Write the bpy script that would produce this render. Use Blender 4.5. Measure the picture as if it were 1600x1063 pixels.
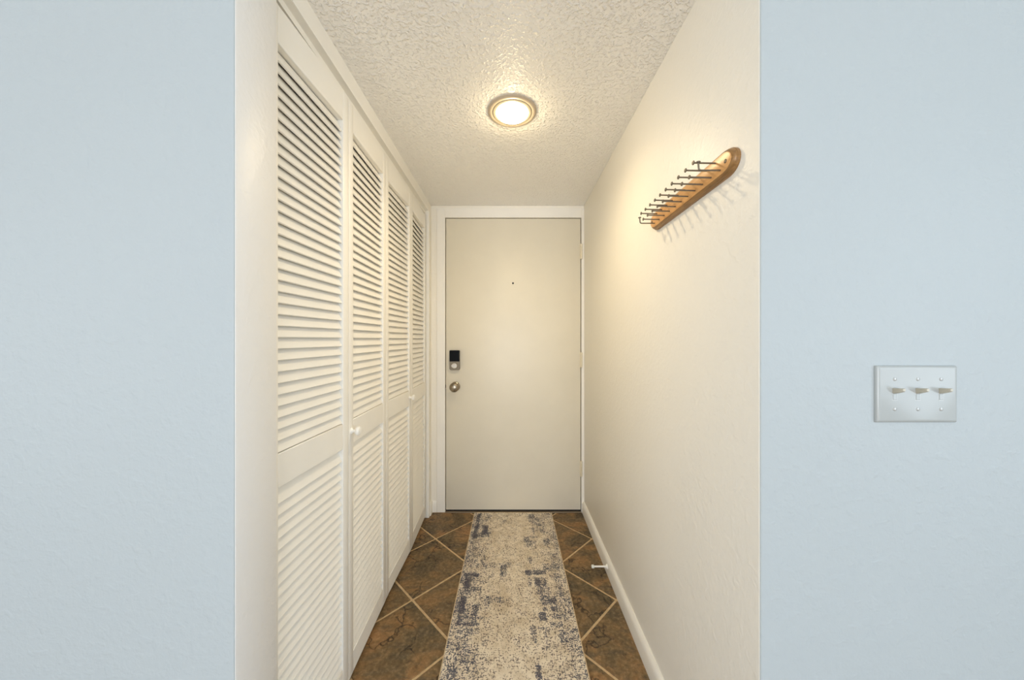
import bpy, bmesh, math, random
import numpy as np
from mathutils import Vector, Matrix

random.seed(7)
S = bpy.context.scene
COL = S.collection
for o in list(bpy.data.objects):
    bpy.data.objects.remove(o)

# ---------------------------------------------------------------- camera
H = 1.2                       # eye height above the tiles
cam_d = bpy.data.cameras.new('camera')
cam = bpy.data.objects.new('camera', cam_d)
COL.objects.link(cam)
cam.location = (0, 0, H)
cam.rotation_euler = (math.pi / 2, 0, 0)
cam_d.sensor_fit = 'HORIZONTAL'
cam_d.sensor_width = 36
cam_d.lens = 36 * 533 / 1600
cam_d.shift_x = 0.5 / 1600
cam_d.shift_y = -1.5 / 1600
cam_d.clip_start = 0.02
S.camera = cam

# ---------------------------------------------------------------- world, daylight, exposure
W = bpy.data.worlds.new('sky')
S.world = W
W.use_nodes = True
bg = W.node_tree.nodes['Background']
bg.inputs['Color'].default_value = (0.72, 0.86, 1.0, 1)
bg.inputs['Strength'].default_value = 1.0

def area(name, loc, rot, sx, sy, power, col):
    d = bpy.data.lights.new(name, 'AREA')
    d.shape = 'RECTANGLE'
    d.size, d.size_y, d.energy, d.color = sx, sy, power, col
    o = bpy.data.objects.new(name, d)
    COL.objects.link(o)
    o.location, o.rotation_euler = loc, rot
    return o

WINDOW_POWER = 36
area('window_daylight', (2.74, -1.6, 1.35), (0, math.radians(90), 0), 1.7, 2.6, WINDOW_POWER, (0.80, 0.91, 1.0))
area('patio_daylight', (-0.4, -3.74, 1.15), (math.radians(90), 0, 0), 3.0, 2.0, WINDOW_POWER * 3.0, (0.92, 0.95, 1.0))
area('side_fill', (-3.14, -1.5, 1.3), (0, math.radians(-90), 0), 1.6, 2.2, WINDOW_POWER * 0.40, (0.97, 0.97, 1.0))  # added fill from the left, lifts the right hall wall
LAMP = 22.0                   # emission of the ceiling lamp's lens
BULB, GLOW = 15.0, 1.1
LAMP_COL = (1.0, 0.79, 0.48)

S.cycles.max_bounces = 24          # white paint in a narrow hall: let the light bounce
S.cycles.diffuse_bounces = 16
S.view_settings.view_transform = 'Standard'
S.view_settings.look = 'None'
S.view_settings.exposure = 0.12
S.view_settings.gamma = 1.0
S.view_settings.use_curve_mapping = False

# ---------------------------------------------------------------- helpers
def srgb(r, g, b):
    f = lambda c: (c / 255 / 12.92) if c / 255 <= 0.04045 else ((c / 255 + 0.055) / 1.055) ** 2.4
    return (f(r), f(g), f(b), 1)

class N:
    """small node-tree writer"""
    def __init__(self, name):
        self.m = bpy.data.materials.new(name)
        self.m.use_nodes = True
        self.t = self.m.node_tree
        self.b = self.t.nodes['Principled BSDF']
    def add(self, typ, **kw):
        n = self.t.nodes.new(typ)
        for k, v in kw.items():
            setattr(n, k, v)
        return n
    def link(self, a, b):
        self.t.links.new(a, b)
    def set(self, n, **kw):
        for k, v in kw.items():
            n.inputs[k.replace('_', ' ')].default_value = v
        return n
    def math(self, op, a, b=0.0, clamp=False):
        n = self.add('ShaderNodeMath', operation=op)
        n.use_clamp = clamp
        for i, v in enumerate((a, b)):
            if isinstance(v, (int, float)):
                n.inputs[i].default_value = v
            else:
                self.link(v, n.inputs[i])
        return n.outputs[0]
    def coords(self, scale=(1, 1, 1), rnd=False, rot=(0, 0, 0)):
        tc = self.add('ShaderNodeTexCoord')
        mp = self.add('ShaderNodeMapping')
        mp.inputs['Scale'].default_value = scale
        mp.inputs['Rotation'].default_value = rot
        self.link(tc.outputs['Object'], mp.inputs['Vector'])
        if rnd:
            oi = self.add('ShaderNodeObjectInfo')
            mu = self.add('ShaderNodeVectorMath', operation='SCALE')
            mu.inputs[0].default_value = (37.0, 53.0, 71.0)
            self.link(oi.outputs['Random'], mu.inputs['Scale'])
            self.link(mu.outputs[0], mp.inputs['Location'])
        return mp.outputs[0]
    def noise(self, vec, scale, detail=3, rough=0.55, dist=0.0):
        n = self.add('ShaderNodeTexNoise')
        self.link(vec, n.inputs['Vector'])
        n.inputs['Scale'].default_value = scale
        n.inputs['Detail'].default_value = detail
        n.inputs['Roughness'].default_value = rough
        n.inputs['Distortion'].default_value = dist
        return n.outputs['Fac']
    def ramp(self, fac, stops, interp='LINEAR'):
        r = self.add('ShaderNodeValToRGB')
        r.color_ramp.interpolation = interp
        el = r.color_ramp.elements
        while len(el) < len(stops):
            el.new(0.5)
        for e, (p, c) in zip(el, stops):
            e.position = p
            e.color = c if len(c) == 4 else (*c, 1)
        self.link(fac, r.inputs['Fac'])
        return r.outputs['Color']
    def mix(self, fac, a, b, blend='MIX'):
        n = self.add('ShaderNodeMix', data_type='RGBA', blend_type=blend)
        for sock, v in ((n.inputs[0], fac), (n.inputs[6], a), (n.inputs[7], b)):
            if isinstance(v, (int, float)):
                sock.default_value = v
            elif isinstance(v, tuple):
                sock.default_value = v
            else:
                self.link(v, sock)
        return n.outputs[2]
    def bump(self, height, strength, dist):
        n = self.add('ShaderNodeBump')
        n.inputs['Strength'].default_value = strength
        n.inputs['Distance'].default_value = dist
        self.link(height, n.inputs['Height'])
        self.link(n.outputs['Normal'], self.b.inputs['Normal'])
    def base(self, col, rough=0.5, metal=0.0, spec=0.5):
        if isinstance(col, tuple):
            self.b.inputs['Base Color'].default_value = col
        else:
            self.link(col, self.b.inputs['Base Color'])
        if isinstance(rough, (int, float)):
            self.b.inputs['Roughness'].default_value = rough
        else:
            self.link(rough, self.b.inputs['Roughness'])
        self.b.inputs['Metallic'].default_value = metal
        self.b.inputs['Specular IOR Level'].default_value = spec
        return self.m

def wall_mat(name, col, rough=0.5, strength=0.35):
    n = N(name)
    v = n.coords()
    a = n.noise(v, 95, 3, 0.5)
    b = n.noise(v, 38, 2, 0.5, 0.4)
    peel = n.ramp(a, [(0.42, (0, 0, 0)), (0.72, (1, 1, 1))])
    dab = n.ramp(b, [(0.52, (0, 0, 0)), (0.66, (1, 1, 1))])
    h = n.math('ADD', n.math('MULTIPLY', peel, 0.55), n.math('MULTIPLY', dab, 0.6))
    n.bump(h, strength, 0.0022)
    tone = n.noise(v, 1.7, 3)
    c2 = tuple(x * 0.955 for x in col[:3]) + (1,)
    n.base(n.mix(n.math('MULTIPLY', tone, 1.0), col, c2), rough, 0, 0.35)
    return n.m

def plain_mat(name, col, rough=0.45, metal=0.0, spec=0.5, grain=0.0, grain_scale=120):
    n = N(name)
    v = n.coords()
    t = n.noise(v, 9, 4)
    c2 = tuple(x * 0.93 for x in col[:3]) + (1,)
    n.base(n.mix(t, col, c2), rough, metal, spec)
    if grain:
        n.bump(n.noise(v, grain_scale, 3), grain, 0.001)
    return n.m

M = {}
M['hall_paint'] = wall_mat('hall_wall_paint', (0.885, 0.855, 0.78, 1), 0.42, 0.26)
M['end_daylit_paint'] = wall_mat('wall_end_daylit_paint', (0.84, 0.835, 0.825, 1), 0.42, 0.2)  # hall paint turned neutral: daylight on this wall end put into the colour
M['blue_paint'] = wall_mat('pale_blue_wall_paint', (0.465, 0.512, 0.53, 1), 0.5, 0.28)
M['white_wood'] = plain_mat('white_painted_wood', (0.885, 0.865, 0.81, 1), 0.38, grain=0.08)
M['door_paint'] = plain_mat('door_paint', (0.74, 0.69, 0.57, 1), 0.4, grain=0.05, grain_scale=60)
M['switch_plastic'] = plain_mat('switch_plate_plastic', (0.44, 0.465, 0.46, 1), 0.2)
M['ivory'] = plain_mat('ivory_plastic', (0.74, 0.75, 0.70, 1), 0.22)
M['toggle'] = plain_mat('toggle_ivory', (0.55, 0.51, 0.41, 1), 0.25)
M['screw'] = plain_mat('painted_screw', (0.52, 0.52, 0.50, 1), 0.3, 0.4)
M['dark'] = plain_mat('dark_rubber_gap_shade', (0.012, 0.010, 0.009, 1), 0.7)
M['nickel'] = plain_mat('satin_nickel', (0.36, 0.31, 0.24, 1), 0.3, 1.0)
M['lock_metal'] = plain_mat('lock_nickel', (0.21, 0.175, 0.13, 1), 0.5, 1.0)
M['black_glass'] = plain_mat('black_keypad', (0.003, 0.003, 0.004, 1), 0.3, 0, 0.06)
M['brass'] = plain_mat('painted_brass_hinge', (0.80, 0.73, 0.56, 1), 0.35, 0.1)
M['peg_metal'] = plain_mat('peg_steel', (0.21, 0.18, 0.14, 1), 0.35, 0.75)
M['peg_head'] = plain_mat('peg_head_steel', (0.36, 0.32, 0.27, 1), 0.3, 0.9)
M['aluminium'] = plain_mat('worn_threshold_metal', (0.42, 0.34, 0.25, 1), 0.4, 0.6)
M['closet_inside'] = plain_mat('closet_inside_shade', (0.03, 0.026, 0.022, 1), 0.8)  # near-black colour stands for the shade inside the closed closet
M['lamp_rim'] = plain_mat('lamp_rim_plastic', (0.45, 0.40, 0.30, 1), 0.4)
M['lamp_ring'] = plain_mat('lamp_ring_enamel', (0.50, 0.42, 0.32, 1), 0.4)

def ceiling_mat():
    n = N('knockdown_ceiling')
    v = n.coords()
    w = n.noise(v, 12, 2)
    a = n.noise(v, 90, 2, 0.5, 0.1)
    blob = n.ramp(a, [(0.48, (0, 0, 0)), (0.70, (1, 1, 1))], 'EASE')
    c = n.noise(n.coords((1, 1, 1), rot=(0, 0, 0.6)), 120, 2, 0.5, 0.3)
    drop = n.ramp(c, [(0.54, (0, 0, 0)), (0.70, (1, 1, 1))], 'EASE')
    h = n.math('ADD', n.math('MULTIPLY', blob, 0.85), n.math('MULTIPLY', drop, 0.5))
    h = n.math('ADD', h, n.math('MULTIPLY', w, 0.3))
    n.bump(h, 0.66, 0.006)
    n.base((0.925, 0.915, 0.89, 1), 0.3, 0, 0.5)
    return n.m
M['ceiling'] = ceiling_mat()

def tile_mat():
    n = N('slate_look_tile')
    v = n.coords(rnd=True)
    vs = n.coords((1, 3.0, 1), rnd=True, rot=(0, 0, 0.78))
    big = n.noise(v, 5.5, 6, 0.6, 0.6)
    col = n.ramp(big, [(0.30, srgb(58, 52, 38)), (0.42, srgb(92, 78, 54)), (0.50, srgb(122, 98, 66)),
                       (0.60, srgb(150, 114, 72)), (0.70, srgb(170, 126, 82))])
    stain = n.ramp(n.noise(vs, 7.0, 5, 0.62, 0.8), [(0.47, (0, 0, 0)), (0.62, (1, 1, 1))])
    col = n.mix(n.math('MULTIPLY', stain, 0.72), col, srgb(78, 73, 60))
    fine = n.noise(v, 70, 5, 0.65)
    col = n.mix(0.34, col, n.ramp(fine, [(0.34, srgb(52, 44, 32)), (0.52, srgb(124, 104, 76)), (0.68, srgb(186, 156, 116))]))
    # thin dark veins and cracks
    vv = n.add('ShaderNodeTexVoronoi', feature='DISTANCE_TO_EDGE')
    wob = n.add('ShaderNodeTexNoise')
    n.link(v, wob.inputs['Vector'])
    wob.inputs['Scale'].default_value = 14
    wob.inputs['Detail'].default_value = 5
    ad = n.add('ShaderNodeVectorMath', operation='MULTIPLY_ADD')
    n.link(wob.outputs['Color'], ad.inputs[0])
    ad.inputs[1].default_value = (0.13, 0.13, 0.13)
    n.link(v, ad.inputs[2])
    n.link(ad.outputs[0], vv.inputs['Vector'])
    vv.inputs['Scale'].default_value = 9
    vein = n.ramp(vv.outputs['Distance'], [(0.0, (1, 1, 1)), (0.042, (0, 0, 0))])
    vmask = n.ramp(n.noise(v, 6, 3), [(0.46, (0, 0, 0)), (0.56, (1, 1, 1))])
    vein = n.math('MULTIPLY', vein, vmask)
    col = n.mix(n.math('MULTIPLY', vein, 0.9), col, srgb(34, 25, 17))
    h = n.math('ADD', n.math('MULTIPLY', big, 1.4), n.math('MULTIPLY', fine, 0.35))
    h = n.math('SUBTRACT', h, n.math('MULTIPLY', vein, 0.4))
    n.bump(h, 0.8, 0.005)
    n.base(col, 0.52, 0, 0.35)
    return n.m
M['tile'] = tile_mat()

def grout_mat():
    n = N('tan_grout')
    v = n.coords()
    n.base(n.ramp(n.noise(v, 60, 4), [(0.3, srgb(196, 168, 130)), (0.7, srgb(222, 198, 160))]), 0.85, 0, 0.2)
    n.bump(n.noise(v, 400, 2), 0.3, 0.001)
    return n.m
M['grout'] = grout_mat()

def wood_mat(name, a, b, axis_scale):
    n = N(name)
    v = n.coords(axis_scale)
    g = n.noise(v, 14, 5, 0.6, 0.6)
    n.base(n.ramp(g, [(0.3, a), (0.7, b)]), 0.33, 0, 0.45)
    n.bump(n.noise(v, 60, 3), 0.12, 0.001)
    return n.m
M['maple'] = wood_mat('maple_board', srgb(206, 150, 88), srgb(226, 176, 116), (8, 1, 8))
M['maple_edge'] = wood_mat('toasted_maple_edge', srgb(128, 94, 54), srgb(166, 126, 78), (8, 1, 8))

def rug_mat():
    n = N('distressed_rug_weave')
    v = n.coords()
    at = n.add('ShaderNodeAttribute', attribute_name='ink')
    sep = n.add('ShaderNodeSeparateColor')
    n.link(at.outputs['Color'], sep.inputs['Color'])
    ink, tan, _ = sep.outputs
    sp = n.noise(v, 170, 3, 0.7)
    warp = n.noise(n.coords((260, 34, 1)), 1.0, 2, 0.6)
    weft = n.noise(n.coords((30, 240, 1)), 1.0, 2, 0.6)
    s = n.math('ADD', n.math('MULTIPLY', sp, 0.62), n.math('ADD', n.math('MULTIPLY', warp, 0.19), n.math('MULTIPLY', weft, 0.19)))
    s = n.math('ADD', n.math('MULTIPLY', s, 1.7), -0.35)
    k = n.math('ADD', s, n.math('MULTIPLY', ink, 0.26))
    m = n.ramp(k, [(0.580, (0, 0, 0)), (0.64, (1, 1, 1))])
    cream = n.ramp(n.noise(v, 22, 4), [(0.35, srgb(214, 199, 176)), (0.6, srgb(234, 222, 202))])
    cream = n.mix(n.math('MULTIPLY', tan, 0.6), cream, srgb(182, 160, 124))
    navy = n.ramp(n.noise(v, 30, 3), [(0.38, srgb(58, 64, 84)), (0.55, srgb(86, 88, 102)), (0.68, srgb(116, 108, 104))])
    navy = n.mix(n.math('MULTIPLY', n.math('SUBTRACT', ink, 0.75, True), 2.6, True), navy, srgb(44, 48, 72))
    navy = n.mix(n.math('MULTIPLY', n.math('SUBTRACT', 0.42, ink, True), 2.8, True), navy, srgb(112, 96, 84))
    c = n.mix(n.math('MULTIPLY', m, 0.92), cream, navy)
    n.base(c, 0.95, 0, 0.08)
    pile = n.noise(v, 420, 2)
    n.bump(n.math('ADD', pile, n.math('MULTIPLY', m, -0.4)), 0.6, 0.002)
    return n.m
M['rug'] = rug_mat()
M['rug_edge'] = plain_mat('rug_binding', srgb(206, 184, 150), 0.9, grain=0.5, grain_scale=500)

def lens_mat():
    n = N('lit_lamp_lens')
    n.base((0.9, 0.88, 0.82, 1), 0.4)
    n.b.inputs['Emission Color'].default_value = (*LAMP_COL, 1)
    n.b.inputs['Emission Strength'].default_value = LAMP
    return n.m
M['lens'] = lens_mat()

# ---- mesh helpers
def box(bm, x0, x1, y0, y1, z0, z1, bevel=0.0, seg=2):
    vs = [bm.verts.new((x, y, z)) for x in (x0, x1) for y in (y0, y1) for z in (z0, z1)]
    f = [(0, 1, 3, 2), (4, 6, 7, 5), (0, 4, 5, 1), (2, 3, 7, 6), (0, 2, 6, 4), (1, 5, 7, 3)]
    fs = [bm.faces.new([vs[i] for i in q]) for q in f]
    if bevel:
        es = list({e for q in fs for e in q.edges})
        bmesh.ops.bevel(bm, geom=es, offset=bevel, segments=seg, affect='EDGES', profile=0.5)

def prism(bm, pts, fn):
    """closed 2-D outline pts swept between fn(p, 0) and fn(p, 1)"""
    a = [bm.verts.new(fn(p, 0)) for p in pts]
    b = [bm.verts.new(fn(p, 1)) for p in pts]
    n = len(pts)
    bm.faces.new(a)
    bm.faces.new(list(reversed(b)))
    for i in range(n):
        bm.faces.new([a[i], b[i], b[(i + 1) % n], a[(i + 1) % n]][::-1])

def lathe(bm, prof, seg=32, mat=Matrix()):
    """prof: (radius, height) along local +z; ends are closed"""
    rings = []
    for r, z in prof:
        if r < 1e-6:
            rings.append([bm.verts.new(mat @ Vector((0, 0, z)))])
        else:
            rings.append([bm.verts.new(mat @ Vector((r * math.cos(2 * math.pi * k / seg), r * math.sin(2 * math.pi * k / seg), z))) for k in range(seg)])
    for A, B in zip(rings, rings[1:]):
        for k in range(seg):
            k2 = (k + 1) % seg
            if len(A) == 1 and len(B) == 1:
                continue
            if len(A) == 1:
                bm.faces.new([A[0], B[k], B[k2]])
            elif len(B) == 1:
                bm.faces.new([A[k], A[k2], B[0]])
            else:
                bm.faces.new([A[k], A[k2], B[k2], B[k]])
    for R in (rings[0], rings[-1]):
        if len(R) > 1:
            bm.faces.new(R)

def tube(bm, pts, r, seg=10):
    pts = [Vector(p) for p in pts]
    rings = []
    for i, p in enumerate(pts):
        t = (pts[min(i + 1, len(pts) - 1)] - pts[max(i - 1, 0)]).normalized()
        u = Vector((0, 1, 0)) if abs(t.y) < 0.9 else Vector((1, 0, 0))
        a = t.cross(u).normalized()
        b = t.cross(a)
        rings.append([bm.verts.new(p + r * (math.cos(2 * math.pi * k / seg) * a + math.sin(2 * math.pi * k / seg) * b)) for k in range(seg)])
    for A, B in zip(rings, rings[1:]):
        for k in range(seg):
            bm.faces.new([A[k], A[(k + 1) % seg], B[(k + 1) % seg], B[k]])
    bm.faces.new(rings[0])
    bm.faces.new(rings[-1])

def mesh_of(name, bm, mat, smooth=False):
    bmesh.ops.recalc_face_normals(bm, faces=bm.faces)
    me = bpy.data.meshes.new(name)
    bm.to_mesh(me)
    bm.free()
    me.materials.append(M[mat])
    if smooth:
        for p in me.polygons:
            p.use_smooth = True
        me.set_sharp_from_angle(angle=math.radians(38))
    return me

def obj(name, me, parent=None, loc=(0, 0, 0), rot=(0, 0, 0)):
    o = bpy.data.objects.new(name, me)
    COL.objects.link(o)
    o.parent = parent
    o.location, o.rotation_euler = loc, rot
    return o

def make(name, bm, mat, parent=None, loc=(0, 0, 0), rot=(0, 0, 0), smooth=False):
    return obj(name, mesh_of(name, bm, mat, smooth), parent, loc, rot)

def boxes(name, mat, lst, parent=None, loc=(0, 0, 0), bevel=0.0, seg=2, smooth=False):
    bm = bmesh.new()
    for b in lst:
        box(bm, *b, bevel=bevel, seg=seg)
    return make(name, bm, mat, parent, loc, smooth=smooth)

def tag(o, label, cat, group=None):
    o['label'] = label
    o['category'] = cat
    if group:
        o['group'] = group
    return o

def struct(o):
    o['kind'] = 'structure'
    return o

def thing(name, label, cat, loc, rz=0.0, group=None):
    o = bpy.data.objects.new(name, None)
    COL.objects.link(o)
    o.empty_display_size = 0.1
    o.location, o.rotation_euler = loc, (0, 0, rz)
    o['kind'] = 'thing'
    return tag(o, label, cat, group)

# ---------------------------------------------------------------- measures (metres; y = depth from the lens)
FRONT = 0.69                  # living-room face of the opening
BACK = 2.369                  # entry-door wall
XL, XR = -0.560, 0.502        # hall walls
ZC = H + 0.925                # hall ceiling
LX0, LX1, LY0, LZ = -3.0, 2.6, -3.6, 2.46   # living room behind the lens
CY0, CY1 = 0.815, 2.288       # closet opening along the hall

# ---------------------------------------------------------------- structure
floor = struct(boxes('floor', 'grout', [(LX0 - 0.1, LX1 + 0.1, LY0 - 0.1, BACK + 0.2, -0.12, -0.0035)]))
wl = struct(boxes('wall_left', 'blue_paint', [(LX0, XL - 0.0015, FRONT, CY0 - 0.020, 0, LZ)], bevel=0.003))
struct(boxes('wall_left_return', 'end_daylit_paint', [(XL - 0.0145, XL, FRONT + 0.0015, CY0, 0, ZC)], bevel=0.004, smooth=True))
struct(boxes('wall_front_right', 'blue_paint', [(XR + 0.0015, LX1, FRONT, FRONT + 0.12, 0, LZ)], bevel=0.003))
struct(boxes('wall_right', 'hall_paint', [(XR, XR + 0.1, FRONT + 0.0015, BACK + 0.1, 0, ZC + 0.05)], bevel=0.004, smooth=True))
struct(boxes('wall_left_stub', 'hall_paint', [(XL - 0.08, XL, CY1, BACK, 0, ZC)], bevel=0.002))
DX0, DX1, DZ1 = -0.4556, 0.478, H + 0.8356      # door leaf
FX0, FZ1 = -0.518, H + 0.907                     # outer edges of the frame
struct(boxes('wall_back', 'hall_paint', [(XL - 0.7, FX0, BACK, BACK + 0.12, 0, ZC + 0.05), (FX0, XR, BACK, BACK + 0.12, FZ1, ZC + 0.05)]))
struct(boxes('ceiling', 'ceiling', [(-1.30, XR + 0.0, FRONT + 0.002, BACK + 0.02, ZC, LZ)]))
# closet interior
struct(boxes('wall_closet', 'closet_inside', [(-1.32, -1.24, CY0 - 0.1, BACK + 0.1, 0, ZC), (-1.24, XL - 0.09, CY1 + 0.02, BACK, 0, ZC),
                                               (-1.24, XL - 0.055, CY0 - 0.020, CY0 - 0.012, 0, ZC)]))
# living room behind the lens, which gives the daylight
struct(boxes('wall_living_left', 'blue_paint', [(LX0 - 0.1, LX0, LY0, -2.6, 0, LZ), (LX0 - 0.1, LX0, -0.4, FRONT + 0.12, 0, LZ),
                                                (LX0 - 0.1, LX0, -2.6, -0.4, 0, 0.5), (LX0 - 0.1, LX0, -2.6, -0.4, 2.1, LZ)]))
wy0, wy1, wz0, wz1 = -2.9, -0.3, 0.5, 2.2
struct(boxes('wall_living_right', 'blue_paint', [(LX1, LX1 + 0.1, LY0, wy0, 0, LZ), (LX1, LX1 + 0.1, wy1, FRONT + 0.12, 0, LZ),
                                                  (LX1, LX1 + 0.1, wy0, wy1, 0, wz0), (LX1, LX1 + 0.1, wy0, wy1, wz1, LZ)]))
px0, px1, pz1 = -1.9, 1.1, 2.15
struct(boxes('wall_living_back', 'blue_paint', [(LX0, px0, LY0 - 0.1, LY0, 0, LZ), (px1, LX1, LY0 - 0.1, LY0, 0, LZ), (px0, px1, LY0 - 0.1, LY0, pz1, LZ)]))
struct(boxes('ceiling_living', 'ceiling', [(LX0 - 0.1, LX1 + 0.1, LY0 - 0.1, FRONT + 0.12, LZ, LZ + 0.1)]))
t = 0.045
struct(boxes('window_1', 'white_wood', [(LX1 + 0.01, LX1 + 0.07, wy0, wy0 + t, wz0, wz1), (LX1 + 0.01, LX1 + 0.07, wy1 - t, wy1, wz0, wz1),
                                         (LX1 + 0.01, LX1 + 0.07, wy0 + t, wy1 - t, wz0, wz0 + t), (LX1 + 0.01, LX1 + 0.07, wy0 + t, wy1 - t, wz1 - t, wz1)]))
struct(boxes('window_2', 'white_wood', [(px0, px0 + t, LY0 - 0.07, LY0 - 0.01, 0, pz1), (px1 - t, px1, LY0 - 0.07, LY0 - 0.01, 0, pz1),
                                         (px0 + t, px1 - t, LY0 - 0.07, LY0 - 0.01, pz1 - t, pz1)]))

struct(boxes('window_3_added', 'white_wood', [(LX0 - 0.07, LX0 - 0.01, -2.6, -2.6 + t, 0.5, 2.1), (LX0 - 0.07, LX0 - 0.01, -0.4 - t, -0.4, 0.5, 2.1),  # made-up opening, unseen, that houses the added side fill
                                         (LX0 - 0.07, LX0 - 0.01, -2.6 + t, -0.4 - t, 0.5, 0.5 + t), (LX0 - 0.07, LX0 - 0.01, -2.6 + t, -0.4 - t, 2.1 - t, 2.1)]))

# closet header: painted board flush with the wall, bevelled in to the door track
bm = bmesh.new()
prof = [(XL + 0.002, ZC), (XL + 0.002, H + 0.861), (-0.5795, H + 0.859), (-0.5795, H + 0.8400), (-0.60, H + 0.8400), (-0.60, ZC)]
prism(bm, prof, lambda p, s: (p[0], CY0 if s == 0 else CY1, p[1]))
struct(make('trim_1', bm, 'white_wood'))
# casing strip up the far jamb of the closet
struct(boxes('trim_2', 'white_wood', [(XL - 0.012, XL + 0.006, CY1 - 0.002, CY1 + 0.022, 0.0, H + 0.861)], bevel=0.002))

# baseboards: eased top edge
def baseboard(name, p0, p1, nrm, h=0.078, th=0.016):
    d = Vector((p1[0] - p0[0], p1[1] - p0[1], 0))
    pr = [(0, 0), (th, 0), (th, h * 0.70), (th * 0.86, h * 0.84), (th * 0.6, h * 0.94), (th * 0.3, h), (0, h)]
    bm = bmesh.new()
    prism(bm, pr, lambda p, s: (p0[0] + d.x * s + nrm[0] * p[0], p0[1] + d.y * s + nrm[1] * p[0], p[1]))
    return struct(make(name, bm, 'white_wood', smooth=True))
baseboard('baseboard_right', (XR, FRONT + 0.004), (XR, BACK - 0.012), (-1, 0))
baseboard('baseboard_left', (XL, CY1 + 0.024), (XL, BACK), (1, 0), h=0.085, th=0.012)
baseboard('baseboard_back', (XL + 0.012, BACK), (FX0 - 0.001, BACK), (0, -1), h=0.078, th=0.010)
baseboard('baseboard_front_left', (LX0, FRONT), (XL - 0.002, FRONT), (0, -1))
baseboard('baseboard_front_right', (XR + 0.002, FRONT), (LX1, FRONT), (0, -1))

# ---------------------------------------------------------------- floor tiles: diagonal slate-look squares, each its own piece
TDX, TDY, TX0, TY0 = 0.4695, 0.481, 0.0125, 1.570
def clip(poly, ax, lim, keep_less):
    out = []
    for i, p in enumerate(poly):
        q = poly[(i + 1) % len(poly)]
        ip = (p[ax] <= lim) == keep_less or p[ax] == lim
        iq = (q[ax] <= lim) == keep_less or q[ax] == lim
        if ip:
            out.append(p)
        if ip != iq:
            f = (lim - p[ax]) / (q[ax] - p[ax])
            out.append((p[0] + f * (q[0] - p[0]), p[1] + f * (q[1] - p[1])))
    return out
def poly_area(p):
    return abs(sum(p[i][0] * p[(i + 1) % len(p)][1] - p[(i + 1) % len(p)][0] * p[i][1] for i in range(len(p)))) / 2
def add_tile(poly, cx, cy):
    zt = random.uniform(-0.0004, 0.0004)
    e = 0.0014
    bm = bmesh.new()
    ctr = (sum(p[0] for p in poly) / len(poly), sum(p[1] for p in poly) / len(poly))
    def ring(z, inset):
        r = []
        for p in poly:
            d = math.hypot(p[0] - ctr[0], p[1] - ctr[1]) or 1
            k = max(0.0, 1 - inset / d)
            r.append(bm.verts.new((ctr[0] + (p[0] - ctr[0]) * k - cx, ctr[1] + (p[1] - ctr[1]) * k - cy, z)))
        return r
    a, b, c = ring(-0.0036, 0), ring(-0.0008 + zt, 0), ring(zt, e)
    n = len(poly)
    for A, B in ((a, b), (b, c)):
        for i in range(n):
            bm.faces.new([A[i], A[(i + 1) % n], B[(i + 1) % n], B[i]])
    bm.faces.new(c)
    return make('tile', bm, 'tile', floor, (cx, cy, 0))
g = 0.0058 * math.sqrt(2)                    # half a grout joint, along the diagonal
rects = [(XL - 0.09, XR, FRONT, BACK - 0.016), (LX0, LX1, LY0, FRONT)]
for i in range(-14, 14):
    for j in range(-26, 6):
        if (i + j) % 2 == 0:
            continue
        cx, cy = TX0 + i * TDX / 2, TY0 + j * TDY / 2
        if not (LX0 - 0.3 < cx < LX1 + 0.3 and -2.0 < cy < BACK + 0.3):
            continue
        full = [(cx + TDX / 2 - g, cy), (cx, cy + TDY / 2 - g), (cx - TDX / 2 + g, cy), (cx, cy - TDY / 2 + g)]
        for x0, x1, y0, y1 in rects:
            p = full
            for ax, lim, less in ((0, x0, False), (0, x1, True), (1, y0, False), (1, y1, True)):
                p = clip(p, ax, lim, less) if p else p
            if len(p) >= 3 and poly_area(p) > 4e-4:
                add_tile(p, cx, cy)

# ---------------------------------------------------------------- entry door
door = struct(boxes('door_1', 'door_paint', [(DX0, DX1, BACK - 0.004, BACK + 0.036, 0.016, DZ1)], bevel=0.0025, smooth=True))
tag(door, 'flat cream painted entry door at the end of the hallway', 'door')
G = 0.0045
fy0 = BACK - 0.011
frame = struct(boxes('trim_3', 'white_wood', [(FX0, DX0 - G, fy0, BACK + 0.09, 0.0, FZ1), (DX1 + G, XR, fy0, BACK + 0.09, 0.0, FZ1),
                                               (DX0 - G, DX1 + G, fy0, BACK + 0.09, DZ1 + G, FZ1)], bevel=0.0018))
struct(boxes('trim_4', 'dark', [(DX0 - G, DX1 + G, BACK + 0.040, BACK + 0.06, 0.0, DZ1 + G), (DX0 - G, DX1 + G, BACK + 0.008, BACK + 0.040, 0.0, 0.0145)]))   # weatherstrip drawn as a black sheet, putting shade into the door gaps
struct(boxes('trim_5', 'aluminium', [(DX0 - G, DX1 + G, BACK - 0.014, BACK + 0.008, 0.0, 0.003)], bevel=0.001))  # sill
# hinges
for zc in (H + 0.606, H - 0.143, H - 0.896):
    z0 = zc
    bm = bmesh.new()
    for k in range(5):
        lathe(bm, [(0.0062, -0.052 + k * 0.0212), (0.0068, -0.051 + k * 0.0212), (0.0068, -0.0325 + k * 0.0212), (0.0062, -0.0318 + k * 0.0212)], 14,
              Matrix.Translation((DX1 + 0.0035, BACK - 0.0145, z0 - 0.001)))
    box(bm, DX1 - 0.006, DX1 + 0.001, BACK - 0.0075, BACK - 0.0042, z0 - 0.052, z0 + 0.052)
    make('hinge', bm, 'brass', door, smooth=True)
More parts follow.
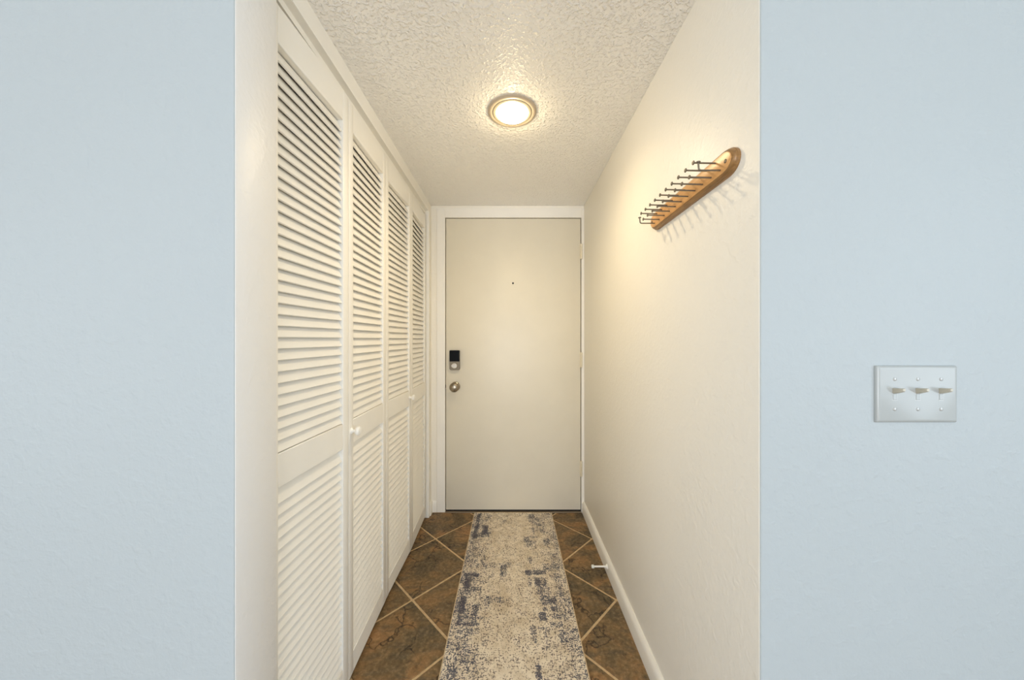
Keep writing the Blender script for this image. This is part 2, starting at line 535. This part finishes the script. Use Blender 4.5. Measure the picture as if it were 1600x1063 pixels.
# round knob
ry = Matrix.Rotation(math.radians(90), 4, 'X')     # local z -> -y (towards the lens)
kb = Matrix.Translation((-0.3905, BACK - 0.004, H - 0.3285)) @ ry
bm = bmesh.new()
lathe(bm, [(0.0, 0.020), (0.013, 0.020), (0.0115, 0.030), (0.015, 0.034), (0.026, 0.040), (0.0315, 0.049), (0.0325, 0.055), (0.030, 0.062), (0.022, 0.068), (0.010, 0.071), (0, 0.0715)], 36, kb)
knob = make('knob', bm, 'nickel', door, smooth=True)
bm = bmesh.new()
lathe(bm, [(0.0325, 0.0), (0.0325, 0.004), (0.029, 0.008), (0.016, 0.011), (0.013, 0.0205)], 36, kb)
make('knob_rose', bm, 'nickel', door, smooth=True)
# keypad deadbolt
lx0, lx1 = -0.4275, -0.3580
lz0, lzm, lz1 = H - 0.2145, H - 0.154, H - 0.0775
ly = BACK - 0.004
def rounded(x0, x1, z0, z1, r_bot, r_top, k=6):
    pts = []
    for cx, cz, a0, r in ((x1 - r_top, z1 - r_top, 0, r_top), (x0 + r_top, z1 - r_top, 90, r_top), (x0 + r_bot, z0 + r_bot, 180, r_bot), (x1 - r_bot, z0 + r_bot, 270, r_bot)):
        for q in range(k + 1):
            a = math.radians(a0 + 90 * q / k)
            pts.append((cx + r * math.cos(a), cz + r * math.sin(a)))
    return pts
bm = bmesh.new()
prism(bm, rounded(lx0, lx1, lz0, lz1, 0.012, 0.005), lambda p, s: (p[0], ly - 0.024 * s, p[1]))
es = [e for e in bm.edges if all(abs(v.co.y - (ly - 0.024)) < 1e-6 for v in e.verts)]
bmesh.ops.bevel(bm, geom=es, offset=0.003, segments=2, affect='EDGES')
lock = make('deadbolt', bm, 'lock_metal', door, smooth=True)
bm = bmesh.new()
prism(bm, rounded(lx0 + 0.0005, lx1 - 0.0005, lzm, lz1 - 0.0005, 0.001, 0.005), lambda p, s: (p[0], ly - 0.022 - 0.0045 * s, p[1]))
k = make('keypad', bm, 'black_glass', lock)
k['label'] = 'glossy black keypad cover'
bm = bmesh.new()
lathe(bm, [(0.0215, 0.0), (0.0215, 0.004), (0.0195, 0.006), (0, 0.0062)], 28, Matrix.Translation(((lx0 + lx1) / 2, ly - 0.0235, lz0 + 0.031)) @ ry @ Matrix.Diagonal((1, 0.9, 1, 1)))
make('turn_rose', bm, 'nickel', lock, smooth=True)
bm = bmesh.new()
prism(bm, rounded((lx0 + lx1) / 2 - 0.019, (lx0 + lx1) / 2 + 0.019, lz0 + 0.0225, lz0 + 0.0395, 0.008, 0.008), lambda p, s: (p[0], ly - 0.0292 - 0.012 * s, p[1]))
make('thumb_turn', bm, 'peg_head', lock)
# latch in the gap, peephole
boxes('latch', 'dark', [(DX0 - 0.0032, DX0 - 0.0002, BACK - 0.0045, BACK + 0.02, H - 0.338, H - 0.318)], door)
bm = bmesh.new()
lathe(bm, [(0.0065, 0.0), (0.0065, 0.002), (0.0048, 0.003), (0.0045, 0.0015), (0, 0.0014)], 20, Matrix.Translation((0.009, BACK - 0.004, H + 0.387)) @ ry)
pe = make('peephole', bm, 'dark', door, smooth=True)

# ---------------------------------------------------------------- louvred bifold closet doors
PW, STILE, TH = 0.3675, 0.035, 0.028
ZB, ZT = H - 1.180, H + 0.826                   # panel bottom and top
UB, UT = H - 0.284, H + 0.731                   # upper louvre opening
LB, LT = H - 1.106, H - 0.369                   # lower louvre opening
PITCH_UP, PITCH_LO = 0.02865, 0.0289
def panel_mesh():
    bm = bmesh.new()
    for x0, x1 in ((0, STILE), (PW - STILE, PW)):
        box(bm, x0, x1, -TH, 0, ZB, ZT, 0.0022, 2)
    for z0, z1 in ((ZB, LB), (LT, UB), (UT, ZT)):
        box(bm, STILE - 0.001, PW - STILE + 0.001, -TH + 0.0005, -0.0006, z0, z1, 0.0018, 1)
    return mesh_of('louvered_panel', bm, 'white_wood', True)
def slat_mesh():
    a, b = Vector((-0.0055, 0.0012)), Vector((-0.0212, 0.0362))
    d = (b - a).normalized()
    nrm = Vector((d.y, -d.x))                     # towards the hall
    ht, c = 0.0024, 0.0006
    pts = [a - nrm * (ht - c), a + nrm * (ht - c), a + nrm * ht + d * c, b + nrm * ht - d * c,
           b + nrm * (ht - c), b - nrm * (ht - c), b - nrm * ht - d * c, a - nrm * ht + d * c]
    bm = bmesh.new()
    prism(bm, [(p.x, p.y) for p in pts], lambda p, s: (STILE + 0.0002 if s == 0 else PW - STILE - 0.0002, p[0], p[1]))
    return mesh_of('slat', bm, 'white_wood', True)
PANEL, SLAT = panel_mesh(), slat_mesh()
def knob_mesh():
    bm = bmesh.new()
    rx = Matrix.Rotation(math.radians(-90), 4, 'X')
    lathe(bm, [(0.0115, 0), (0.0105, 0.003), (0.0065, 0.007), (0.0065, 0.013), (0.0125, 0.017), (0.0162, 0.022), (0.0165, 0.026), (0.0140, 0.030), (0.0075, 0.0318), (0.0072, 0.0312), (0, 0.0312)], 28, rx)
    return mesh_of('knob', bm, 'white_wood', True)
KNOB = knob_mesh()
def hinge_mesh():
    bm = bmesh.new()
    lathe(bm, [(0.004, -0.03), (0.004, 0.03)], 10)
    return mesh_of('hinge', bm, 'white_wood', True)
HINGE = hinge_mesh()

def panel(root, near, far, knob_at=None):
    """near/far: points (x, y) of the panel's front face; local x runs from far to near, local y faces the hall"""
    ang = math.atan2(near[1] - far[1], near[0] - far[0])
    p = obj('louvered_panel', PANEL, root, Vector((far[0], far[1], 0)) - root.location, (0, 0, ang))
    n_up, n_lo = 35, 25
    for z0, n, pitch in ((UB + 0.0005, n_up, PITCH_UP), (LB + 0.0005, n_lo, PITCH_LO)):
        for k in range(n):
            obj('slat', SLAT, p, (0, 0, z0 + k * pitch))
    if knob_at is not None:
        obj('knob', KNOB, p, (knob_at, 0, H - 0.322))
    return p
x1, x12, x23, x34, x4 = -0.5765, -0.5605, -0.5680, -0.5625, -0.5745
y0 = 0.8055
y12 = y0 + PW
ys = y12 + PW + 0.003
d1 = thing('closet_bifold', 'white louvered bifold closet door nearest the opening, left of the pale blue corner', 'closet door', (x12, y12, 0))
panel(d1, (x1, y0), (x12, y12))
panel(d1, (x12, y12 + 0.0015), (x23, y12 + PW + 0.0012), knob_at=PW - 0.020)
d2 = thing('closet_bifold', 'white louvered bifold closet door farther down the hall, next to the entry door', 'closet door', (x34, ys + PW, 0))
panel(d2, (x23 - 0.001, ys), (x34, ys + PW), knob_at=0.034)
panel(d2, (x34, ys + PW + 0.0015), (x4, ys + 2 * PW + 0.0012))
for d in (d1, d2):
    d['group'] = 'louvered closet doors'
    for zc in (H - 0.95, H - 0.325, H + 0.70):
        obj('hinge', HINGE, d, (-0.0235, 0.0006, zc))

# ---------------------------------------------------------------- ceiling lamp
lamp = thing('ceiling_light', 'round lit flush ceiling light with cream trim ring on the textured ceiling', 'ceiling light', (0.002, 1.385, ZC))
bm = bmesh.new()
pr = [(0.0985, 0.0), (0.0985, -0.003), (0.094, -0.0065), (0.086, -0.008), (0.080, -0.0065), (0.0785, -0.001)]
lathe_rings = []
lathe(bm, pr, 64)
bmesh.ops.delete(bm, geom=[f for f in bm.faces if len(f.verts) > 4], context='FACES')
make('trim_ring', bm, 'lamp_ring', lamp, smooth=True)
bm = bmesh.new()
lathe(bm, [(0.0790, -0.0015), (0.0790, -0.0075), (0.0760, -0.0088), (0.0690, -0.0088), (0.0662, -0.0084)], 64)
bmesh.ops.delete(bm, geom=[f for f in bm.faces if len(f.verts) > 4], context='FACES')
make('lens_rim', bm, 'lamp_rim', lamp, smooth=True)
bm = bmesh.new()
lathe(bm, [(0.0660, -0.001), (0.0660, -0.0085), (0.061, -0.0140), (0.050, -0.0190), (0.030, -0.0220), (0, -0.0230)], 64)
l = make('lens', bm, 'lens', lamp, smooth=True)
l['label'] = 'glowing warm white lens'
bd = bpy.data.lights.new('bulb', 'SPOT')          # the bulb behind the lens: most of the lamp's light
bd.energy, bd.color, bd.shadow_soft_size = BULB, LAMP_COL, 0.020
bd.spot_size, bd.spot_blend = math.radians(165), 1.0
bo = bpy.data.objects.new('bulb', bd)
COL.objects.link(bo)
bo.parent = lamp
bo.location = (0, 0, -0.045)
gd = bpy.data.lights.new('bulb_glow', 'POINT')     # what leaves the lens sideways, grazing the ceiling
gd.energy, gd.color, gd.shadow_soft_size = GLOW, LAMP_COL, 0.022
go = bpy.data.objects.new('bulb_glow', gd)
COL.objects.link(go)
go.parent = lamp
go.location = (0, 0, -0.047)

# ---------------------------------------------------------------- peg rack on the right wall
RZ = H + 0.404
ra, rb = 0.746, 1.198
rack = thing('peg_rack', 'long maple board with two rows of thin metal pegs on the right hallway wall', 'tie rack', (XR, (ra + rb) / 2, RZ))
L2 = (rb - ra) / 2
def board_outline(inset):
    hw, hl = 0.031 - inset, L2 - inset
    e = 0.045 - inset * 0.6
    pts = []
    for s in (1, -1):
        for q in range(17):
            a = math.radians(-90 + 180 * q / 16)
            pts.append((s * (hl - e + e * math.cos(a) ** 0.85 if math.cos(a) > 1e-6 else hl - e), s * hw * math.sin(a)))
    return pts
layers = [(0.0, 0.0), (0.0, 0.006), (0.0015, 0.0075), (0.0015, 0.010), (0.0035, 0.0135), (0.0065, 0.016), (0.0085, 0.0165)]
bm = bmesh.new()
rings = [[bm.verts.new((-th, y, z)) for y, z in board_outline(ins)] for ins, th in layers]
n = len(rings[0])
for A, B in zip(rings, rings[1:]):
    for i in range(n):
        bm.faces.new([A[i], A[(i + 1) % n], B[(i + 1) % n], B[i]])
bm.faces.new(rings[0])
make('board', bm, 'maple_edge', rack, smooth=True)
bm = bmesh.new()
rings = [[bm.verts.new((-th, y, z)) for y, z in board_outline(ins)] for ins, th in ((0.0080, 0.0155), (0.0082, 0.0178), (0.0095, 0.0182))]
for A, B in zip(rings, rings[1:]):
    for i in range(n):
        bm.faces.new([A[i], A[(i + 1) % n], B[(i + 1) % n], B[i]])
bm.faces.new(rings[-1])
bm.faces.new(rings[0])
make('board_face', bm, 'maple', rack, smooth=True)
FX = -0.0182
def peg_mesh(bent):
    bm = bmesh.new()
    r = 0.0020
    if not bent:
        tube(bm, [(0.004, 0, 0), (-0.052, 0, 0.0012)], r)
        lathe(bm, [(0.0021, 0), (0.0050, 0.0006), (0.0053, 0.0018), (0.0042, 0.0030), (0, 0.0033)], 14, Matrix.Translation((-0.0515, 0, 0.0012)) @ Matrix.Rotation(math.radians(-90), 4, 'Y'))
    else:
        tube(bm, [(0.004, 0, 0), (-0.044, 0, 0.0), (-0.0475, 0, 0.0008), (-0.0497, 0, 0.0032), (-0.0502, 0, 0.007), (-0.051, 0, 0.018)], r)
        lathe(bm, [(0.0021, 0), (0.0050, 0.0006), (0.0053, 0.0018), (0.0042, 0.0030), (0, 0.0033)], 14, Matrix.Translation((-0.051, 0, 0.0175)))
    return mesh_of('peg', bm, 'peg_metal', True)
PEG, PEGB = peg_mesh(False), peg_mesh(True)
for k in range(11):
    y = 0.7913 + 0.0362 * k - (ra + rb) / 2
    bent = k in (0, 10)
    p = obj('peg', PEGB if bent else PEG, rack, (FX, y, -0.0125))
    if bent:
        p['label'] = 'end peg bent upwards'
    if k < 10:
        obj('peg', PEG, rack, (FX, y + 0.0181, 0.0130))
bm = bmesh.new()
lathe(bm, [(0.0046, 0.0), (0.0046, 0.0006), (0.0032, 0.0012), (0.0026, 0.0004), (0, 0.0003)], 18, Matrix.Rotation(math.radians(-90), 4, 'Y'))
SCR = mesh_of('screw', bm, 'peg_metal', True)
for y in (0.772, 1.176):
    obj('screw', SCR, rack, (FX, y - (ra + rb) / 2, -0.001))

# ---------------------------------------------------------------- triple light switch on the pale blue wall
sx0, sx1, sz0, sz1 = 0.7325, 0.8955, H - 0.1680, H - 0.0535
scx, scz = (sx0 + sx1) / 2, (sz0 + sz1) / 2
sw = thing('light_switch', 'ivory three-gang toggle switch plate on the pale blue wall', 'light switch', (scx, FRONT, scz))
hw, hh = (sx1 - sx0) / 2, (sz1 - sz0) / 2
bm = bmesh.new()
lay = [(0, 0), (0, 0.0022), (0.0012, 0.0044), (0.0035, 0.0060), (0.0060, 0.0066)]
rings = []
for ins, th in lay:
    rings.append([bm.verts.new((p[0], -th, p[1])) for p in rounded(-hw + ins, hw - ins, -hh + ins, hh - ins, 0.002, 0.002, 3)])
n = len(rings[0])
for A, B in zip(rings, rings[1:]):
    for i in range(n):
        bm.faces.new([A[i], A[(i + 1) % n], B[(i + 1) % n], B[i]])
bm.faces.new(rings[-1])
bm.faces.new(rings[0])
make('switch_plate', bm, 'switch_plastic', sw, smooth=True)
def toggle_mesh():
    bm = bmesh.new()
    # lever: a tapering blade tilted upwards
    secs = [(-0.003, 0.0050, 0.0046, 0.0058), (0.002, 0.0056, 0.0045, 0.0054), (0.009, 0.0072, 0.0040, 0.0043), (0.0150, 0.0089, 0.0036, 0.0036), (0.0172, 0.0094, 0.0024, 0.0024)]
    rings = []
    for y, z, a, b in secs:
        rings.append([bm.verts.new((u * a, -0.0062 - y, z + 0.001 + w * b)) for u, w in ((-1, -0.7), (-0.7, -1), (0.7, -1), (1, -0.7), (1, 0.7), (0.7, 1), (-0.7, 1), (-1, 0.7))])
    for A, B in zip(rings, rings[1:]):
        for i in range(8):
            bm.faces.new([A[i], A[(i + 1) % 8], B[(i + 1) % 8], B[i]])
    bm.faces.new(rings[0])
    bm.faces.new(rings[-1])
    return mesh_of('toggle', bm, 'toggle', True)
TOG = toggle_mesh()
bm = bmesh.new()
for b in ((-0.0052, 0.0052, -0.0068, -0.0060, -0.0125, -0.0118), (-0.0052, 0.0052, -0.0068, -0.0060, 0.0118, 0.0125),
          (-0.0054, -0.0047, -0.0068, -0.0060, -0.0125, 0.0125), (0.0047, 0.0054, -0.0068, -0.0060, -0.0125, 0.0125)):
    box(bm, *b)
SLOT = mesh_of('toggle_slot', bm, 'screw')
bm = bmesh.new()
lathe(bm, [(0.0036, 0), (0.0034, 0.0007), (0.0022, 0.0012), (0, 0.0013)], 18, ry)
SSC = mesh_of('screw', bm, 'screw', True)
bm = bmesh.new()
box(bm, -0.0043, 0.0043, -0.0074, -0.0062, -0.0108, 0.0010, 0.0006, 1)
ROCK = mesh_of('rocker', bm, 'switch_plastic')
for dx in (-0.0465, 0.0, 0.0465):
    obj('toggle_slot', SLOT, sw, (dx, 0, 0.0))
    obj('rocker', ROCK, sw, (dx, 0, 0))
    obj('toggle', TOG, sw, (dx, 0, 0.0005))
    for dz in (-0.0302, 0.0302):
        obj('screw', SSC, sw, (dx, -0.0064, dz))

# ---------------------------------------------------------------- door stop on the right baseboard
ds = thing('door_stop', 'short white rigid door stop sticking out of the right baseboard', 'door stop', (XR - 0.016, 1.735, 0.043))
rxm = Matrix.Rotation(math.radians(-90), 4, 'Y')
bm = bmesh.new()
lathe(bm, [(0.0125, 0), (0.0125, 0.002), (0.009, 0.006), (0.0055, 0.009), (0, 0.009)], 24, rxm)
make('base', bm, 'white_wood', ds, smooth=True)
bm = bmesh.new()
lathe(bm, [(0.0052, 0.008), (0.0045, 0.012), (0.0042, 0.066), (0.005, 0.068)], 18, rxm)
make('rod', bm, 'white_wood', ds, smooth=True)
bm = bmesh.new()
lathe(bm, [(0.0075, 0.067), (0.0085, 0.069), (0.0085, 0.077), (0.0070, 0.080), (0, 0.0805)], 22, rxm)
tp = make('rubber_tip', bm, 'ivory', ds, smooth=True)

# ---------------------------------------------------------------- runner rug
RY1, RY0, RT = 2.345, 0.52, 0.0075
RX0, RX1 = -0.2575, 0.2755
rug = thing('runner_rug', 'long cream runner rug with distressed navy and grey pattern on the slate tiles', 'rug', ((RX0 + RX1) / 2, (RY0 + RY1) / 2, 0.0005))
rw, rl = RX1 - RX0, RY1 - RY0
NX, NY = 120, 400
rng = np.random.default_rng(11)
def smooth_noise(nx, ny, cx, cy):
    g = rng.random((cy + 3, cx + 3))
    u, v = np.linspace(0, cx, nx), np.linspace(0, cy, ny)
    iu, iv = u.astype(int), v.astype(int)
    fu, fv = u - iu, v - iv
    fu, fv = fu * fu * (3 - 2 * fu), fv * fv * (3 - 2 * fv)
    a = g[np.ix_(iv, iu)] * (1 - fu) + g[np.ix_(iv, iu + 1)] * fu
    b = g[np.ix_(iv + 1, iu)] * (1 - fu) + g[np.ix_(iv + 1, iu + 1)] * fu
    return a * (1 - fv)[:, None] + b * fv[:, None]
ink = np.full((NY + 1, NX + 1), 0.11)
uu = np.linspace(0, 1, NX + 1)[None, :]
vv = np.linspace(0, 1, NY + 1)[:, None]            # 0 near, 1 far
side = np.clip((0.32 - uu) / 0.32, 0, 1) * 0.44 + np.clip((uu - 0.62) / 0.38, 0, 1) * 0.28
ink = ink + side
def dab(x0, x1, y0, y1, w, soft=0.010):
    """one worn patch of the woven pattern, in rug metres from the near left corner"""
    X, Y = uu * rw, vv * rl
    fx = np.clip(np.minimum(X - x0, x1 - X) / soft + 0.5, 0, 1)
    fy = np.clip(np.minimum(Y - y0, y1 - Y) / soft + 0.5, 0, 1)
    global ink
    ink = np.maximum(ink, (w * 1.0) * fx * fy)
# patches (left, far, right, near edges as read off the floor, in thousandths of width / of length from the far end)
def patch(l, f, r, nr, w):
    dab(l * rw, r * rw, rl * (1 - nr), rl * (1 - f), w)
PATCHES = [(0.032, 0.009, 0.085, 0.166, 0.9), (0.126, 0.087, 0.199, 0.151, 1), (0.121, 0.132, 0.243, 0.14, 1), (0.014, 0.131, 0.225, 0.161, 0.7), (0.135, 0.021, 0.223, 0.058, 0.5),
           (0.358, 0.052, 0.412, 0.076, 0.5), (0.315, 0.034, 0.379, 0.098, 0.25), (0.686, 0.009, 0.774, 0.064, 0.6), (0.724, 0.034, 0.886, 0.093, 0.5), (0.723, 0.098, 0.754, 0.146, 0.6),
           (0.816, 0.104, 0.878, 0.136, 0.5), (0.615, 0.156, 0.683, 0.186, 0.7), (0.686, 0.151, 0.785, 0.166, 0.5), (0.641, 0.176, 0.756, 0.214, 0.45), (0.836, 0.166, 0.904, 0.205, 0.6),
           (0.918, 0.191, 0.985, 0.209, 0.4), (0.047, 0.181, 0.142, 0.223, 0.3), (0.886, 0.245, 0.957, 0.312, 0.6), (0.655, 0.261, 0.691, 0.293, 0.7), (0.367, 0.297, 0.435, 0.348, 0.7),
           (0.181, 0.286, 0.486, 0.312, 0.35), (0.284, 0.312, 0.318, 0.348, 0.4), (0.029, 0.266, 0.099, 0.312, 0.5), (0.788, 0.29, 0.969, 0.327, 0.6), (0.613, 0.32, 0.68, 0.341, 0.9),
           (0.688, 0.32, 0.823, 0.341, 0.75), (0.632, 0.341, 0.673, 0.388, 0.5), (0.697, 0.348, 0.81, 0.385, 0.75), (0.874, 0.331, 0.956, 0.372, 0.5), (0.713, 0.385, 0.854, 0.413, 0.6),
           (0.027, 0.331, 0.169, 0.348, 0.9), (0.034, 0.348, 0.107, 0.395, 1), (0.108, 0.385, 0.21, 0.401, 0.7), (0.035, 0.395, 0.12, 0.414, 0.8), (0.163, 0.362, 0.228, 0.379, 0.3),
           (0.355, 0.348, 0.486, 0.369, 0.3), (0.032, 0.415, 0.09, 0.506, 0.85), (0.145, 0.444, 0.202, 0.503, 0.85), (0.07, 0.481, 0.254, 0.489, 0.85), (0.033, 0.5, 0.229, 0.509, 0.9),
           (0.044, 0.514, 0.235, 0.532, 0.5), (0.273, 0.421, 0.41, 0.441, 0.5), (0.241, 0.415, 0.309, 0.463, 0.35), (0.728, 0.415, 0.873, 0.447, 0.6), (0.744, 0.454, 0.786, 0.466, 0.7),
           (0.811, 0.45, 0.869, 0.466, 0.85), (0.705, 0.469, 0.769, 0.495, 0.8), (0.769, 0.478, 0.898, 0.489, 0.5), (0.785, 0.495, 0.895, 0.514, 0.5), (0.625, 0.509, 0.679, 0.532, 0.7),
           (0.643, 0.532, 0.673, 0.554, 0.5), (0.681, 0.509, 0.773, 0.519, 0.5), (0.732, 0.519, 0.754, 0.571, 0.55), (0.848, 0.519, 0.908, 0.552, 0.65), (0.926, 0.537, 0.978, 0.55, 0.65),
           (0.054, 0.537, 0.142, 0.571, 0.45), (0.06, 0.58, 0.095, 0.597, 0.6), (0.12, 0.591, 0.231, 0.599, 0.6), (0.153, 0.571, 0.238, 0.584, 0.4), (0.162, 0.601, 0.189, 0.62, 0.5),
           (0.039, 0.606, 0.105, 0.632, 0.8), (0.648, 0.601, 0.688, 0.632, 0.8), (0.885, 0.58, 0.983, 0.597, 0.4), (0.907, 0.599, 0.927, 0.62, 0.6), (0.903, 0.62, 0.956, 0.632, 0.65),
           (0.347, 0.612, 0.38, 0.632, 0.35), (0.798, 0.618, 0.858, 0.632, 0.35)]
for p in PATCHES:
    patch(*p)
for k in range(60):                                  # the near end, below the frame, goes on the same way
    s = random.choice((0.02, 0.06, 0.12, 0.66, 0.72, 0.8, 0.86, 0.4))
    f = random.uniform(0.66, 0.98)
    ww, hh_ = random.uniform(0.05, 0.2), random.uniform(0.008, 0.06)
    patch(s, f, s + ww, f + hh_, random.uniform(0.4, 0.95))
ink = ink * (0.72 + 0.5 * smooth_noise(NX + 1, NY + 1, 26, 60)) + 0.26 * (smooth_noise(NX + 1, NY + 1, 14, 44) - 0.5) + 0.14 * (smooth_noise(NX + 1, NY + 1, 60, 12) - 0.5)
tan = np.clip((smooth_noise(NX + 1, NY + 1, 5, 14) - 0.55) * 3, 0, 1) * np.exp(-((uu - 0.5) / 0.22) ** 2)
ink = np.clip(ink, 0, 1)
BW = 0.004
verts, faces = [], []
for j in range(NY + 1):
    for i in range(NX + 1):
        verts.append((-rw / 2 + BW + (rw - 2 * BW) * i / NX, -rl / 2 + BW + (rl - 2 * BW) * j / NY, RT))
for j in range(NY):
    for i in range(NX):
        a = j * (NX + 1) + i
        faces.append((a, a + 1, a + NX + 2, a + NX + 1))
base = len(verts)
# skirt down to the floor so that the pile is a solid slab
loop = [i for i in range(NX + 1)] + [j * (NX + 1) + NX for j in range(1, NY + 1)] + [NY * (NX + 1) + i for i in range(NX - 1, -1, -1)] + [j * (NX + 1) for j in range(NY - 1, 0, -1)]
for a in loop:
    verts.append((verts[a][0], verts[a][1], 0.0))
for k in range(len(loop)):
    k2 = (k + 1) % len(loop)
    faces.append((loop[k], base + k, base + k2, loop[k2]))
me = bpy.data.meshes.new('pile')
me.from_pydata(verts, [], faces)
ca = me.color_attributes.new('ink', 'FLOAT_COLOR', 'POINT')
arr = np.zeros((len(verts), 4), dtype=np.float32)
arr[:base, 0] = ink.ravel()
arr[:base, 1] = tan.ravel()
arr[:, 3] = 1
ca.data.foreach_set('color', arr.ravel())
me.materials.append(M['rug'])
me.validate()
obj('pile', me, rug)
bm = bmesh.new()
for x0, x1, y0_, y1_ in ((-rw / 2, -rw / 2 + BW, -rl / 2, rl / 2), (rw / 2 - BW, rw / 2, -rl / 2, rl / 2), (-rw / 2 + BW, rw / 2 - BW, -rl / 2, -rl / 2 + BW), (-rw / 2 + BW, rw / 2 - BW, rl / 2 - BW, rl / 2)):
    box(bm, x0, x1, y0_, y1_, 0, RT + 0.0008, 0.0012, 1)
b = make('binding', bm, 'rug_edge', rug)
b['label'] = 'plain tan bound edge'
